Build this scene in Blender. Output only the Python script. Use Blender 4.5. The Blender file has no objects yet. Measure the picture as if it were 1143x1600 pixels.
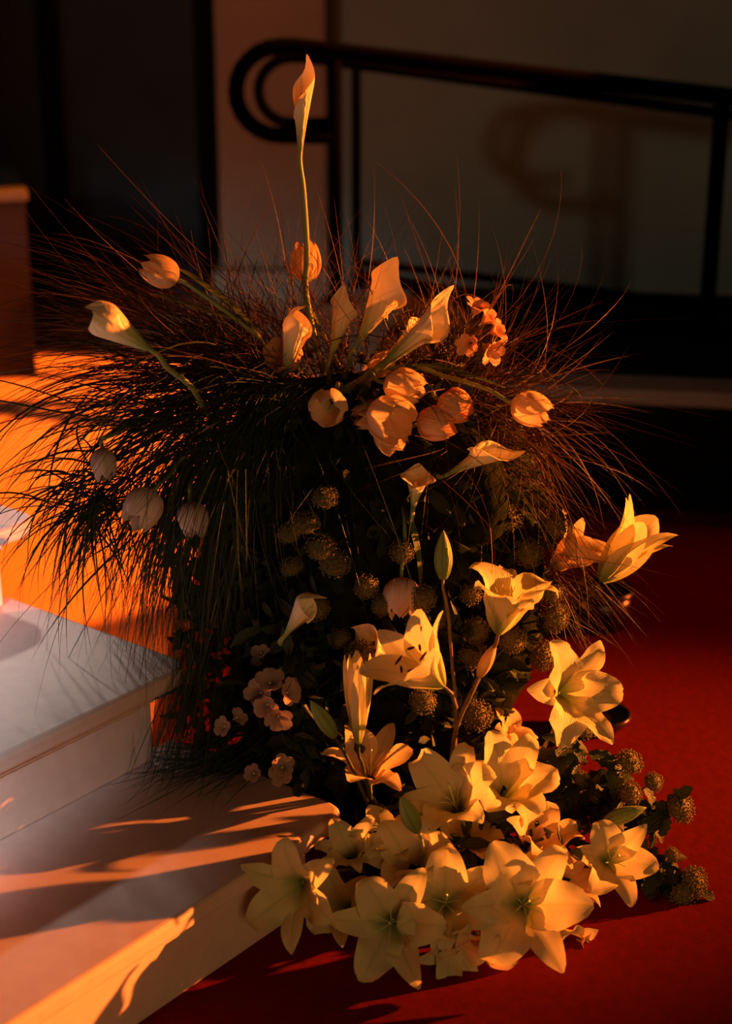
import bpy, math, random
import numpy as np
from mathutils import Vector, Matrix

random.seed(7)
rng = np.random.default_rng(7)
S = bpy.context.scene
C = S.collection

# ------------------------------------------------------------------ camera
FPX, CAM_H, PITCH = 2600.0, 1.55, math.atan(947 / 2600)
cam = bpy.data.objects.new('camera', bpy.data.cameras.new('camera'))
C.objects.link(cam)
cam.location = (0, 0, CAM_H)
cam.rotation_euler = (math.pi / 2 - PITCH, 0, 0)
cam.data.sensor_fit = 'HORIZONTAL'
cam.data.sensor_width = 36
cam.data.lens = 36 * FPX / 1143
cam.data.clip_start = 0.05
cam.data.dof.use_dof = True
cam.data.dof.focus_distance = 2.72
cam.data.dof.aperture_fstop = 3.2
S.camera = cam

# ------------------------------------------------------------------ world, lights, exposure
S.view_settings.view_transform = 'Standard'
S.view_settings.look = 'None'
S.view_settings.exposure = 0.0
S.view_settings.gamma = 1.0
S.view_settings.use_curve_mapping = False
W = bpy.data.worlds.new('world')
S.world = W
W.use_nodes = True
W.node_tree.nodes['Background'].inputs[0].default_value = (1.0, 0.62, 0.30, 1)
W.node_tree.nodes['Background'].inputs[1].default_value = 0.006


def lamp(name, kind, loc, target, energy, color, **kw):
    d = bpy.data.lights.new(name, kind)
    d.energy = energy
    d.color = color
    for k, v in kw.items():
        setattr(d, k, v)
    o = bpy.data.objects.new(name, d)
    C.objects.link(o)
    o.location = loc
    o.rotation_euler = (Vector(target) - Vector(loc)).to_track_quat('-Z', 'Y').to_euler()
    return o


KEY = (4.7, 3.80, 1.00)
# the sunset lamp: orange beam, red rim, yellow core low on the lilies
lamp('sunset_lamp', 'SPOT', KEY, (0.0, 2.68, 0.80), 4900, (1.0, 0.21, 0.026),
     spot_size=math.radians(29), spot_blend=0.6, shadow_soft_size=0.03)
lamp('sunset_lamp_red_rim', 'SPOT', KEY, (-0.2, 3.15, 0.4), 420, (1.0, 0.04, 0.006),
     spot_size=math.radians(33), spot_blend=0.7, shadow_soft_size=0.05)
lamp('sunset_lamp_core', 'SPOT', KEY, (0.22, 2.42, 0.50), 950, (1.0, 0.52, 0.085),
     spot_size=math.radians(14), spot_blend=0.8, shadow_soft_size=0.03)
lamp('floor_fill_spot', 'SPOT', (1.2, 5.3, 2.5), (-1.05, 4.70, 0.0), 1900, (1.0, 0.17, 0.010),
     spot_size=math.radians(42), spot_blend=0.08, shadow_soft_size=0.04)  # added spot, brightens the pale floor at the left
# dim daylight from the far left onto the back wall
lamp('cool_window_glow', 'SPOT', (-2.6, 1.65, 1.95), (1.1, 6.9, 1.1), 100, (1.0, 0.86, 0.62),
     spot_size=math.radians(52), spot_blend=0.5, shadow_soft_size=0.10)
lamp('cool_stair_fill', 'SPOT', (-1.10, 0.75, 0.85), (-1.06, 2.24, 0.28), 520, (0.72, 0.84, 1.0),
     spot_size=math.radians(40), spot_blend=1.0, shadow_soft_size=0.10)  # added spot: cool fill that also stands for lens haze on the stairs
lamp('cool_back_glow', 'SPOT', (-0.82, 3.80, 1.15), (-0.60, 2.50, 0.32), 26, (0.95, 0.86, 0.78),
     spot_size=math.radians(26), spot_blend=0.8, shadow_soft_size=0.03)
lamp('warm_front_fill', 'AREA', (0.7, -0.3, 0.75), (0.05, 2.4, 0.3), 11.0, (1.0, 0.62, 0.25), size=1.2)  # unseen area fill added behind the camera, lifts the shaded petals


# ------------------------------------------------------------------ measuring helpers
CP, SP = math.cos(PITCH), math.sin(PITCH)
FW, UP, RT = Vector((0, CP, -SP)), Vector((0, SP, CP)), Vector((1, 0, 0))
EYE = Vector((0, 0, CAM_H))


def ray(x, y):
    return FW * FPX + RT * (x - 571.5) + UP * (800 - y)


def at(x, y, Y):
    """world point seen at (x, y) that lies in the upright plane Y"""
    d = ray(x, y)
    return EYE + d * (Y / d.y)


def on(x, y, z=0.0):
    """world point seen at (x, y) that lies at height z"""
    d = ray(x, y)
    return EYE + d * ((z - CAM_H) / d.z)


def D(ix, iy, tc):
    """a direction given as right, up and towards the viewer"""
    return (RT * ix + UP * iy - FW * tc).normalized()


# ------------------------------------------------------------------ materials
MAT = {}


def base_mat(name, color, rough=0.6, spec=0.3, sheen=0.0):
    m = bpy.data.materials.new(name)
    m.use_nodes = True
    nt = m.node_tree
    b = nt.nodes['Principled BSDF']
    b.inputs['Base Color'].default_value = (*color, 1)
    b.inputs['Roughness'].default_value = rough
    b.inputs['Specular IOR Level'].default_value = spec
    MAT[name] = m
    return m, nt, b


def noise_mat(name, c1, c2, scale=20, rough=0.6, spec=0.3, bump=0.1, detail=6, dist=0.002):
    m, nt, b = base_mat(name, c1, rough, spec)
    tc = nt.nodes.new('ShaderNodeTexCoord')
    n = nt.nodes.new('ShaderNodeTexNoise')
    n.inputs['Scale'].default_value = scale
    n.inputs['Detail'].default_value = detail
    r = nt.nodes.new('ShaderNodeValToRGB')
    r.color_ramp.elements[0].position = 0.3
    r.color_ramp.elements[1].position = 0.7
    r.color_ramp.elements[0].color = (*c1, 1)
    r.color_ramp.elements[1].color = (*c2, 1)
    nt.links.new(tc.outputs['Object'], n.inputs['Vector'])
    nt.links.new(n.outputs['Fac'], r.inputs[0])
    nt.links.new(r.outputs[0], b.inputs['Base Color'])
    if bump:
        bp = nt.nodes.new('ShaderNodeBump')
        bp.inputs['Strength'].default_value = bump
        bp.inputs['Distance'].default_value = dist
        nt.links.new(n.outputs['Fac'], bp.inputs['Height'])
        nt.links.new(bp.outputs[0], b.inputs['Normal'])
    return m


def petal_mat(name, base, tip, rib, transl=0.18, veins=26, rough=0.5, rib_amt=0.5, spec=0.25, base_pos=0.35):
    """petal: colour runs from the base to the tip along V, midrib along U=.5, fine long veins as relief"""
    m, nt, b = base_mat(name, tip, rough, spec)
    N, Lk = nt.nodes, nt.links
    uv = N.new('ShaderNodeUVMap')
    sep = N.new('ShaderNodeSeparateXYZ')
    Lk.new(uv.outputs[0], sep.inputs[0])
    r = N.new('ShaderNodeValToRGB')
    r.color_ramp.elements[0].color = (*base, 1)
    r.color_ramp.elements[1].color = (*tip, 1)
    r.color_ramp.elements[0].position = 0.03
    r.color_ramp.elements[1].position = base_pos
    Lk.new(sep.outputs['Y'], r.inputs[0])
    sub = N.new('ShaderNodeMath'); sub.operation = 'SUBTRACT'; sub.inputs[1].default_value = 0.5
    ab = N.new('ShaderNodeMath'); ab.operation = 'ABSOLUTE'
    mr = N.new('ShaderNodeMapRange')
    mr.inputs['From Min'].default_value = 0.0
    mr.inputs['From Max'].default_value = 0.07
    mr.inputs['To Min'].default_value = rib_amt
    mr.inputs['To Max'].default_value = 0.0
    Lk.new(sep.outputs['X'], sub.inputs[0]); Lk.new(sub.outputs[0], ab.inputs[0]); Lk.new(ab.outputs[0], mr.inputs['Value'])
    mx = N.new('ShaderNodeMix'); mx.data_type = 'RGBA'
    mx.inputs[7].default_value = (*rib, 1)
    Lk.new(mr.outputs[0], mx.inputs[0]); Lk.new(r.outputs[0], mx.inputs[6])
    Lk.new(mx.outputs[2], b.inputs['Base Color'])
    w = N.new('ShaderNodeMath'); w.operation = 'MULTIPLY'; w.inputs[1].default_value = veins * 2 * math.pi
    sn = N.new('ShaderNodeMath'); sn.operation = 'SINE'
    nz = N.new('ShaderNodeTexNoise'); nz.inputs['Scale'].default_value = 9
    Lk.new(uv.outputs[0], nz.inputs['Vector'])
    ad = N.new('ShaderNodeMath'); ad.operation = 'MULTIPLY_ADD'; ad.inputs[1].default_value = 8.0
    Lk.new(sep.outputs['X'], w.inputs[0]); Lk.new(nz.outputs['Fac'], ad.inputs[0]); Lk.new(w.outputs[0], ad.inputs[2])
    Lk.new(ad.outputs[0], sn.inputs[0])
    bp = N.new('ShaderNodeBump'); bp.inputs['Strength'].default_value = 0.6; bp.inputs['Distance'].default_value = 0.0008
    Lk.new(sn.outputs[0], bp.inputs['Height']); Lk.new(bp.outputs[0], b.inputs['Normal'])
    tr = N.new('ShaderNodeBsdfTranslucent')
    Lk.new(mx.outputs[2], tr.inputs[0])
    ms = N.new('ShaderNodeMixShader'); ms.inputs[0].default_value = transl
    out = N['Material Output']
    Lk.new(b.outputs[0], ms.inputs[1]); Lk.new(tr.outputs[0], ms.inputs[2]); Lk.new(ms.outputs[0], out.inputs[0])
    return m


petal_mat('lily_petal', (0.42, 0.50, 0.10), (0.88, 0.78, 0.42), (0.62, 0.60, 0.20), transl=0.38)
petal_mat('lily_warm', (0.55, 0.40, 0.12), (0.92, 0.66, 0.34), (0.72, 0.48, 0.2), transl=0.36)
petal_mat('calla_spathe', (0.30, 0.42, 0.12), (0.93, 0.78, 0.48), (0.9, 0.76, 0.46), veins=12, rough=0.38, base_pos=0.62, transl=0.14, rib_amt=0)
petal_mat('tulip_petal', (0.55, 0.55, 0.25), (0.92, 0.66, 0.36), (0.75, 0.56, 0.3), transl=0.32, veins=20, base_pos=0.2, rib_amt=0.35)
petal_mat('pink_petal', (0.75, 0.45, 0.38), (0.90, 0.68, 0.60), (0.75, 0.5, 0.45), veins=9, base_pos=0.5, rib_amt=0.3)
petal_mat('shaded_petal', (0.34, 0.19, 0.15), (0.44, 0.28, 0.22), (0.32, 0.18, 0.15), veins=9, base_pos=0.5, rib_amt=0.3)  # pink_petal darkened; the blossoms' shade is put into its colour
petal_mat('peach_petal', (0.75, 0.35, 0.12), (0.92, 0.50, 0.25), (0.55, 0.2, 0.08), veins=8, rib_amt=0.5)
petal_mat('bud_green', (0.16, 0.22, 0.05), (0.38, 0.46, 0.14), (0.10, 0.14, 0.04), veins=6, transl=0.08, base_pos=0.9, rib_amt=0.8)
petal_mat('leaf_green', (0.05, 0.08, 0.02), (0.10, 0.14, 0.04), (0.14, 0.2, 0.06), veins=14, transl=0.15, rib_amt=0.4, rough=0.45)
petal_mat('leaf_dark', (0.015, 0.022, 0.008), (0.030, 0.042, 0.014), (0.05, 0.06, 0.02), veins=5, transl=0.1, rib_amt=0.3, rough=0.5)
noise_mat('stem_green', (0.22, 0.26, 0.07), (0.30, 0.34, 0.11), 40, 0.45, 0.4, 0.05)
noise_mat('stem_brown', (0.12, 0.08, 0.03), (0.20, 0.13, 0.05), 60, 0.5, 0.4, 0.1)
noise_mat('stem_dark', (0.03, 0.028, 0.012), (0.06, 0.05, 0.02), 60, 0.6, 0.3, 0.1)
noise_mat('anther', (0.035, 0.012, 0.006), (0.07, 0.02, 0.01), 400, 0.8, 0.1, 0.3)
noise_mat('spadix', (0.85, 0.55, 0.12), (0.95, 0.70, 0.2), 500, 0.7, 0.2, 0.5)
noise_mat('filament', (0.55, 0.62, 0.25), (0.7, 0.75, 0.35), 60, 0.5, 0.3, 0)
noise_mat('seed_floret', (0.10, 0.085, 0.035), (0.22, 0.17, 0.07), 120, 0.8, 0.15, 0.3)
noise_mat('dark_filler', (0.004, 0.005, 0.002), (0.014, 0.016, 0.006), 40, 0.95, 0.05, 0.8, dist=0.01)  # near black filler, deep shade inside the arrangement put into the colour
noise_mat('grass_fine', (0.045, 0.018, 0.009), (0.10, 0.034, 0.016), 8, 0.5, 0.25, 0)  # reddened: the lamp's red light on the blades is put into the colour
noise_mat('grass_wide', (0.022, 0.036, 0.014), (0.040, 0.060, 0.022), 8, 0.5, 0.25, 0)
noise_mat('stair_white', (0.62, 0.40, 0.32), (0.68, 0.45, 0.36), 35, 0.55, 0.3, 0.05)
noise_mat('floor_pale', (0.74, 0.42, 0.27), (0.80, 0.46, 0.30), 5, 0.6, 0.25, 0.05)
noise_mat('carpet_red', (0.12, 0.005, 0.004), (0.155, 0.007, 0.006), 60, 0.95, 0.05, 0.25, dist=0.003)
noise_mat('wall_brown', (0.16, 0.19, 0.16), (0.19, 0.22, 0.19), 3, 0.9, 0.1, 0.03)
noise_mat('pillar_tan', (0.24, 0.17, 0.11), (0.28, 0.20, 0.13), 4, 0.8, 0.1, 0.03)
noise_mat('dark_panel', (0.010, 0.018, 0.022), (0.016, 0.028, 0.032), 6, 0.7, 0.2, 0.02)
noise_mat('black_metal', (0.0009, 0.0009, 0.0009), (0.0012, 0.0012, 0.0012), 30, 1.0, 0.0, 0)
noise_mat('black_skirt', (0.002, 0.002, 0.002), (0.004, 0.0035, 0.003), 12, 0.9, 0.05, 0)
noise_mat('ledge_brown', (0.18, 0.13, 0.10), (0.24, 0.17, 0.13), 14, 0.7, 0.2, 0.03)
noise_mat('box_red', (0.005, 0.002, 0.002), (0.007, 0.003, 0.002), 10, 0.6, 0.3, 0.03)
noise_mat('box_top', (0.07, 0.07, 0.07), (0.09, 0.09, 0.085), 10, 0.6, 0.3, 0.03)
noise_mat('pot_black', (0.012, 0.006, 0.005), (0.02, 0.009, 0.007), 20, 0.28, 0.5, 0.02)


# ------------------------------------------------------------------ object helpers
def mesh_obj(name, verts, faces, mat, parent=None, uv=None, smooth=True, local=False):
    """ONE mesh object; verts are world points unless local, and are stored relative to the parent's place"""
    v = np.asarray(verts, dtype=float).reshape(-1, 3)
    if parent is not None and not local:
        off = np.array(parent.location)
        p = parent.parent
        while p is not None:
            off = off + np.array(p.location)
            p = p.parent
        v = v - off
    me = bpy.data.meshes.new(name)
    me.from_pydata(v.tolist(), [], [list(map(int, f)) for f in faces])
    if uv is not None:
        lay = me.uv_layers.new(name='UVMap')
        idx = np.empty(len(me.loops), dtype=np.int32)
        me.loops.foreach_get('vertex_index', idx)
        lay.data.foreach_set('uv', np.asarray(uv, dtype=np.float32)[idx].ravel())
    if smooth:
        me.polygons.foreach_set('use_smooth', [True] * len(me.polygons))
    me.materials.append(MAT[mat])
    me.update()
    o = bpy.data.objects.new(name, me)
    C.objects.link(o)
    if parent is not None:
        o.parent = parent
    return o


def thing(name, label, cat, loc, group=None):
    o = bpy.data.objects.new(name, None)
    o.empty_display_size = 0.02
    C.objects.link(o)
    o.location = loc
    tag(o, label, cat, group)
    return o


def tag(o, label=None, cat=None, group=None, kind=None):
    if label: o['label'] = label
    if cat: o['category'] = cat
    if group: o['group'] = group
    if kind: o['kind'] = kind
    return o


def bevel(o, w, seg=3):
    m = o.modifiers.new('bevel', 'BEVEL')
    m.width = w
    m.segments = seg
    m.limit_method = 'ANGLE'
    m.angle_limit = math.radians(40)
    return o


def box_data(cx, cy, cz, sx, sy, sz, rz=0.0):
    c, s = math.cos(rz), math.sin(rz)
    vs = []
    for z in (-1, 1):
        for x, y in ((-1, -1), (1, -1), (1, 1), (-1, 1)):
            a, b = x * sx / 2, y * sy / 2
            vs.append((cx + a * c - b * s, cy + a * s + b * c, cz + z * sz / 2))
    return vs, [(3, 2, 1, 0), (4, 5, 6, 7), (0, 1, 5, 4), (1, 2, 6, 5), (2, 3, 7, 6), (3, 0, 4, 7)]


def prism_data(poly, z0, z1):
    n = len(poly)
    vs = [(p[0], p[1], z0) for p in poly] + [(p[0], p[1], z1) for p in poly]
    fs = [tuple(range(n - 1, -1, -1)), tuple(range(n, 2 * n))]
    fs += [(i, (i + 1) % n, n + (i + 1) % n, n + i) for i in range(n)]
    return vs, fs


def rounded(poly, radii, seg=7):
    out = []
    n = len(poly)
    for i in range(n):
        p, a, b = Vector(poly[i]), Vector(poly[i - 1]), Vector(poly[(i + 1) % n])
        r = radii[i]
        if r <= 0:
            out.append((p.x, p.y)); continue
        u, v = (a - p).normalized(), (b - p).normalized()
        for k in range(seg + 1):
            t = k / seg
            q = (p + u * r) * (1 - t) ** 2 + p * 2 * t * (1 - t) + (p + v * r) * t * t
            out.append((q.x, q.y))
    return out


def frame(axis, hint=None):
    z = Vector(axis).normalized()
    h = Vector(hint) if hint is not None else Vector((0.13, 0.21, 0.97))
    x = h - z * h.dot(z)
    if x.length < 1e-4:
        x = Vector((1, 0, 0)) - z * z.x
    x.normalize()
    return x, z.cross(x), z


def tube_data(pts, radii, n=8, cap=True):
    pts = [Vector(p) for p in pts]
    K = len(pts)
    if not hasattr(radii, '__len__'):
        radii = [radii] * K
    vs, fs = [], []
    up = None
    for i in range(K):
        t = (pts[min(i + 1, K - 1)] - pts[max(i - 1, 0)]).normalized()
        if up is None:
            x, y, _ = frame(t)
        else:
            x = (up - t * up.dot(t)).normalized(); y = t.cross(x)
        up = x
        for k in range(n):
            a = 2 * math.pi * k / n
            vs.append(pts[i] + (x * math.cos(a) + y * math.sin(a)) * radii[i])
    for i in range(K - 1):
        for k in range(n):
            a, b = i * n + k, i * n + (k + 1) % n
            fs.append((a, b, b + n, a + n))
    if cap:
        fs.append(tuple(range(n - 1, -1, -1)))
        fs.append(tuple(range((K - 1) * n, K * n)))
    return [tuple(v) for v in vs], fs


def merge(parts):
    V, Fc = [], []
    for vs, fs in parts:
        o = len(V)
        V += [tuple(v) for v in vs]
        Fc += [tuple(i + o for i in f) for f in fs]
    return V, Fc


def bez(p0, p1, p2, p3, n=12):
    return [p0 * (1 - t) ** 3 + p1 * 3 * t * (1 - t) ** 2 + p2 * 3 * t * t * (1 - t) + p3 * t ** 3
            for t in [i / n for i in range(n + 1)]]


def spline(pts, n=6):
    """Catmull-Rom through world points"""
    P = [Vector(p) for p in pts]
    P = [P[0] * 2 - P[1]] + P + [P[-1] * 2 - P[-2]]
    out = []
    for i in range(1, len(P) - 2):
        for k in range(n):
            t = k / n
            a, b, c, d = P[i - 1], P[i], P[i + 1], P[i + 2]
            out.append(0.5 * ((2 * b) + (c - a) * t + (2 * a - 5 * b + 4 * c - d) * t * t + (3 * b - a - 3 * c + d) * t ** 3))
    out.append(P[-2])
    return out


def grid_faces(nu, nv):
    return [(i * nv + j, i * nv + j + 1, (i + 1) * nv + j + 1, (i + 1) * nv + j) for i in range(nu - 1) for j in range(nv - 1)]


def petal_local(L, Wd, a0, a1, p=1.4, nu=14, nv=9, cup=0.25, ruffle=0.12, tip=0.6, fat=0.55, r0=0.003, twist=0.0, rib=0.06, curl=0.0):
    """petal in its flower's frame (x outward, y sideways, z along the axis): the angle to the axis runs from a0 to a1 degrees, curl rolls the tip"""
    t = np.linspace(0, 1, nu)
    al = np.radians(a0 + (a1 - a0) * t ** p + curl * np.clip((t - 0.72) / 0.28, 0, 1) ** 2)
    ds = L / (nu - 1)
    r = r0 + np.concatenate([[0], np.cumsum(np.sin((al[1:] + al[:-1]) / 2) * ds)])
    z = np.concatenate([[0], np.cumsum(np.cos((al[1:] + al[:-1]) / 2) * ds)])
    w = (t + 0.03) ** fat * (1.0 - t * 0.985) ** tip
    w = Wd * w / w.max()
    v = np.linspace(-1, 1, nv)
    ph = rng.uniform(0, 6.28, 2)
    fr = rng.uniform(1.2, 2.2)
    off = (cup * (1 - t)[:, None] + 0.06) * (v ** 2)[None, :] * w[:, None]
    ruf = np.where(v[None, :] > 0, np.sin(2 * np.pi * fr * t + ph[0])[:, None], np.sin(2 * np.pi * fr * t + ph[1])[:, None])
    off = off + ruffle * ruf * np.abs(v)[None, :] ** 2 * w[:, None] * np.clip(t * 2, 0, 1)[:, None]
    off = off - rib * np.exp(-(v / 0.16) ** 2)[None, :] * w[:, None]
    nx, nz = -np.cos(al), np.sin(al)
    X = r[:, None] + nx[:, None] * off
    Z = z[:, None] + nz[:, None] * off
    Yv = v[None, :] * w[:, None] * np.ones((nu, 1))
    if twist:
        tw = twist * t
        Yn = Yv * np.cos(tw)[:, None]
        X = X + Yv * np.sin(tw)[:, None] * nx[:, None]
        Z = Z + Yv * np.sin(tw)[:, None] * nz[:, None]
        Yv = Yn
    uv = np.stack([np.broadcast_to((v + 1) / 2, (nu, nv)), np.broadcast_to(t[:, None], (nu, nv))], -1).reshape(-1, 2)
    return np.stack([X, Yv, Z], -1).reshape(-1, 3), grid_faces(nu, nv), uv


def place(loc, base, x, y, z, ang=0.0):
    c, s = math.cos(ang), math.sin(ang)
    X = np.array(x * c + y * s); Y = np.array(y * c - x * s); Z = np.array(z)
    return np.array(base) + loc[:, :1] * X + loc[:, 1:2] * Y + loc[:, 2:3] * Z


ROOT = Vector((0.02, 2.78, 0.45))        # where the stems go: inside the added dark mound


def stem_curve(base, axis, end, k=0.35, n=14):
    d = (Vector(end) - base).length
    return bez(base, base - Vector(axis) * d * k, Vector(end) + Vector((0, -0.01, 0.25 * d)) * k, Vector(end), n)


def taper(n, a, b):
    return [a + (b - a) * i / (n - 1) for i in range(n)]


# ================================================================== STRUCTURE
def struct(name, vs, fs, mat, smooth=False):
    return tag(mesh_obj(name, vs, fs, mat, smooth=smooth), kind='structure')


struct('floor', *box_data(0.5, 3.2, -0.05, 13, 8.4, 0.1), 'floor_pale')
struct('wall_back', *box_data(2.75, 7.1, 1.6, 6.5, 0.2, 3.3), 'wall_brown')
struct('wall_left', *box_data(-4.6, 3.4, 1.6, 0.2, 8, 3.3), 'dark_panel')
struct('wall_right', *box_data(6.6, 3.4, 1.6, 0.2, 8, 3.3), 'dark_panel')
struct('ceiling', *box_data(1, 3.4, 3.3, 11.5, 8, 0.1), 'dark_panel')
# dark doors left of the pillar
dl = at(20, 300, 7.0).x - 1.2
struct('trim_1', *box_data((dl - 4.5) / 2, 7.1, 1.6, abs(dl + 4.5), 0.2, 3.3), 'dark_panel')
d1 = at(86, 300, 7.0).x
d2 = at(318, 300, 7.0).x
struct('door_1', *box_data((dl + d1) / 2, 7.12, 1.6, d1 - dl - 0.02, 0.08, 3.3), 'dark_panel')
struct('door_2', *box_data((d1 + d2) / 2, 7.12, 1.6, d2 - d1 - 0.02, 0.08, 3.3), 'dark_panel')
struct('trim_2', *box_data(d1, 7.06, 1.6, 0.07, 0.12, 3.3), 'black_skirt')
struct('trim_3', *box_data(d2 + 0.03, 7.06, 1.6, 0.10, 0.12, 3.3), 'black_skirt')
p1, p2 = at(343, 300, 6.9).x, at(512, 300, 6.9).x
pil = thing('pillar', 'tan square pillar behind the curled end of the black handrail', 'pillar', ((p1 + p2) / 2, 6.98, 0))
bevel(mesh_obj('shaft', *box_data((p1 + p2) / 2, 6.98, 1.68, p2 - p1, 0.24, 3.1), 'pillar_tan', pil, smooth=False), 0.02)
bevel(mesh_obj('plinth', *box_data((p1 + p2) / 2, 6.96, 0.065, p2 - p1 + 0.06, 0.30, 0.13), 'pillar_tan', pil, smooth=False), 0.01)

# red carpet on the right
cp = [(-0.34, 1.2), (3.6, 1.2), (3.6, 4.05), (1.6, 4.22), (0.0, 4.36), (-0.44, 4.30)]
o = tag(mesh_obj('carpet', *prism_data(cp, 0.0, 0.006), 'carpet_red', smooth=False),
        'deep red carpet covering the floor to the right of the white stairs', 'carpet')

# raised platform behind the carpet, with its brown edge
A, B = on(560, 775), on(1250, 812)
dv = (B - A).normalized(); nv_ = Vector((-dv.y, dv.x, 0))
plat = thing('platform', 'low black sided platform with a brown edge behind the red carpet', 'platform', A)
B = A + dv * 3.2
poly = [A, B, B + nv_ * 1.2, A + nv_ * 1.2]
mesh_obj('side_panel', *prism_data(poly, 0.0, 0.30), 'black_skirt', plat, smooth=False)
poly = [A + nv_ * 0.145, B + nv_ * 0.145, B + nv_ * 1.2, A + nv_ * 1.2]
mesh_obj('deck', *prism_data(poly, 0.302, 0.343), 'black_skirt', plat, smooth=False)
poly = [A - nv_ * 0.015, B - nv_ * 0.015, B + nv_ * 0.14, A + nv_ * 0.14]
bevel(mesh_obj('edge_board', *prism_data(poly, 0.302, 0.345), 'ledge_brown', plat, smooth=False), 0.008)

# dark red box far left
bx = thing('box', 'dark red box with a grey top standing at the left edge of the picture', 'box', on(-40, 600))
q = on(58, 588)
bt = at(58, 300, q.y).z
ba = math.radians(15)
bc = q + Vector((-0.40 * math.cos(ba) - 0.30 * math.sin(ba), -0.40 * math.sin(ba) + 0.30 * math.cos(ba), 0))
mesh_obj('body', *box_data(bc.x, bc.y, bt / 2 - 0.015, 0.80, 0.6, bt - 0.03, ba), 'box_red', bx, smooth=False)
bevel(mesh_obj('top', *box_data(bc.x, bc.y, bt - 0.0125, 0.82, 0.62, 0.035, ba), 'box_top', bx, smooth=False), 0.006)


# handrails: the one with the outer loop in front, the one with the inner loop behind it
def handrail(label, loop, right, base_rail, posts, rad, Yl, Yr):
    """loop: left, top, bottom, right end of the curl in the photo; the tube then runs on to the right"""
    l, t, b, e = loop
    ctr = at((l + e) / 2, (t + b) / 2, Yl)
    root = thing('handrail', label, 'handrail', (ctr.x, ctr.y, 0.345))
    ys, yc = (t + b) / 2, (b - t) / 2
    pts = [at(e, b, Yl)]
    cx = l + yc
    for k in range(13):
        a = math.pi / 2 + math.pi * k / 12
        pts.append(at(cx + math.cos(a) * yc, ys + math.sin(a) * yc, Yl))
    pts.append(at(cx + 20, t, Yl))
    pts.append(at(right[0], right[1], Yr))
    mesh_obj('top_rail', *tube_data(pts, rad, 12), 'black_metal', root)
    if base_rail:
        (xa, ya, Ya), (xb, yb, Yb) = base_rail
        mesh_obj('bottom_rail', *tube_data([at(xa, ya, Ya), at(xb, yb, Yb)], rad * 0.8, 10), 'black_metal', root)
    for (px, py, Y) in posts:
        tp = at(px, py, Y)
        mesh_obj('post', *tube_data([(tp.x, tp.y, 0.345), tp], rad * 0.9, 10), 'black_metal', root)
        mesh_obj('foot_plate', *tube_data([(tp.x, tp.y, 0.345), (tp.x, tp.y, 0.357)], rad * 2, 14), 'black_metal', root)
    return root


handrail('thick black handrail with the wide outer curl, sloping down to the right', (368, 72, 212, 520), (1300, 170, 4.75),
         ((560, 430, 5.2), (1300, 560, 4.75)), [(522, 75, 5.3), (1128, 150, 4.84)], 0.026, 5.3, 4.75)
handrail('second black handrail whose smaller curl nests inside the wide one', (404, 90, 192, 520), (1300, 200, 5.15),
         ((560, 410, 5.5), (1300, 500, 5.15)), [(556, 90, 5.5)], 0.018, 5.52, 5.2)

# staircase: three white steps seen at their corner, and the next one up
E2 = Vector((0.62, 0.785)).normalized()
A2 = Vector((-E2.y, E2.x))
stairs = thing('staircase', 'white staircase with overhanging rounded treads at the lower left', 'stairs', (-0.4, 2.4, 0))
RISE = 0.16
corners = [on(546, 1263, RISE), on(303, 1036, 2 * RISE), on(64, 806, 3 * RISE)]
corners.append(corners[2] + Vector((A2.x * 0.38, A2.y * 0.38, 0)))
for i, c in enumerate(corners):
    c2 = Vector((c.x, c.y))
    nxt = corners[i + 1] if i < 3 else c + Vector((A2.x, A2.y, 0)) * 0.38
    depth = (Vector((nxt.x, nxt.y)) - c2).dot(A2) + 0.06
    z1 = RISE * (i + 1)
    poly = [c2 - E2 * 2.6, c2, c2 + A2 * depth, c2 + A2 * depth - E2 * 2.6]
    poly = rounded([tuple(p) for p in poly], [0, 0.045, 0.0, 0], 8)
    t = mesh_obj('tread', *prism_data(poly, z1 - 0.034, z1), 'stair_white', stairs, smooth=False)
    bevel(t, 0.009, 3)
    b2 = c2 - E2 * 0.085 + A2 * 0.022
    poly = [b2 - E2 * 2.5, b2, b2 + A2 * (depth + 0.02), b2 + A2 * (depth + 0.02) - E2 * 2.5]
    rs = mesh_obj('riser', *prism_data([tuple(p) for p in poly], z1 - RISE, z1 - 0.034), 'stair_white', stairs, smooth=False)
    bevel(rs, 0.004, 2)
    b3 = b2 - A2 * 0.008
    poly = [b3 - E2 * 2.5, b3, b3 + A2 * 0.012, b3 + A2 * 0.012 - E2 * 2.5]
    mesh_obj('cove_strip', *prism_data([tuple(p) for p in poly], z1 - 0.044, z1 - 0.034), 'stair_white', stairs, smooth=False)


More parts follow.
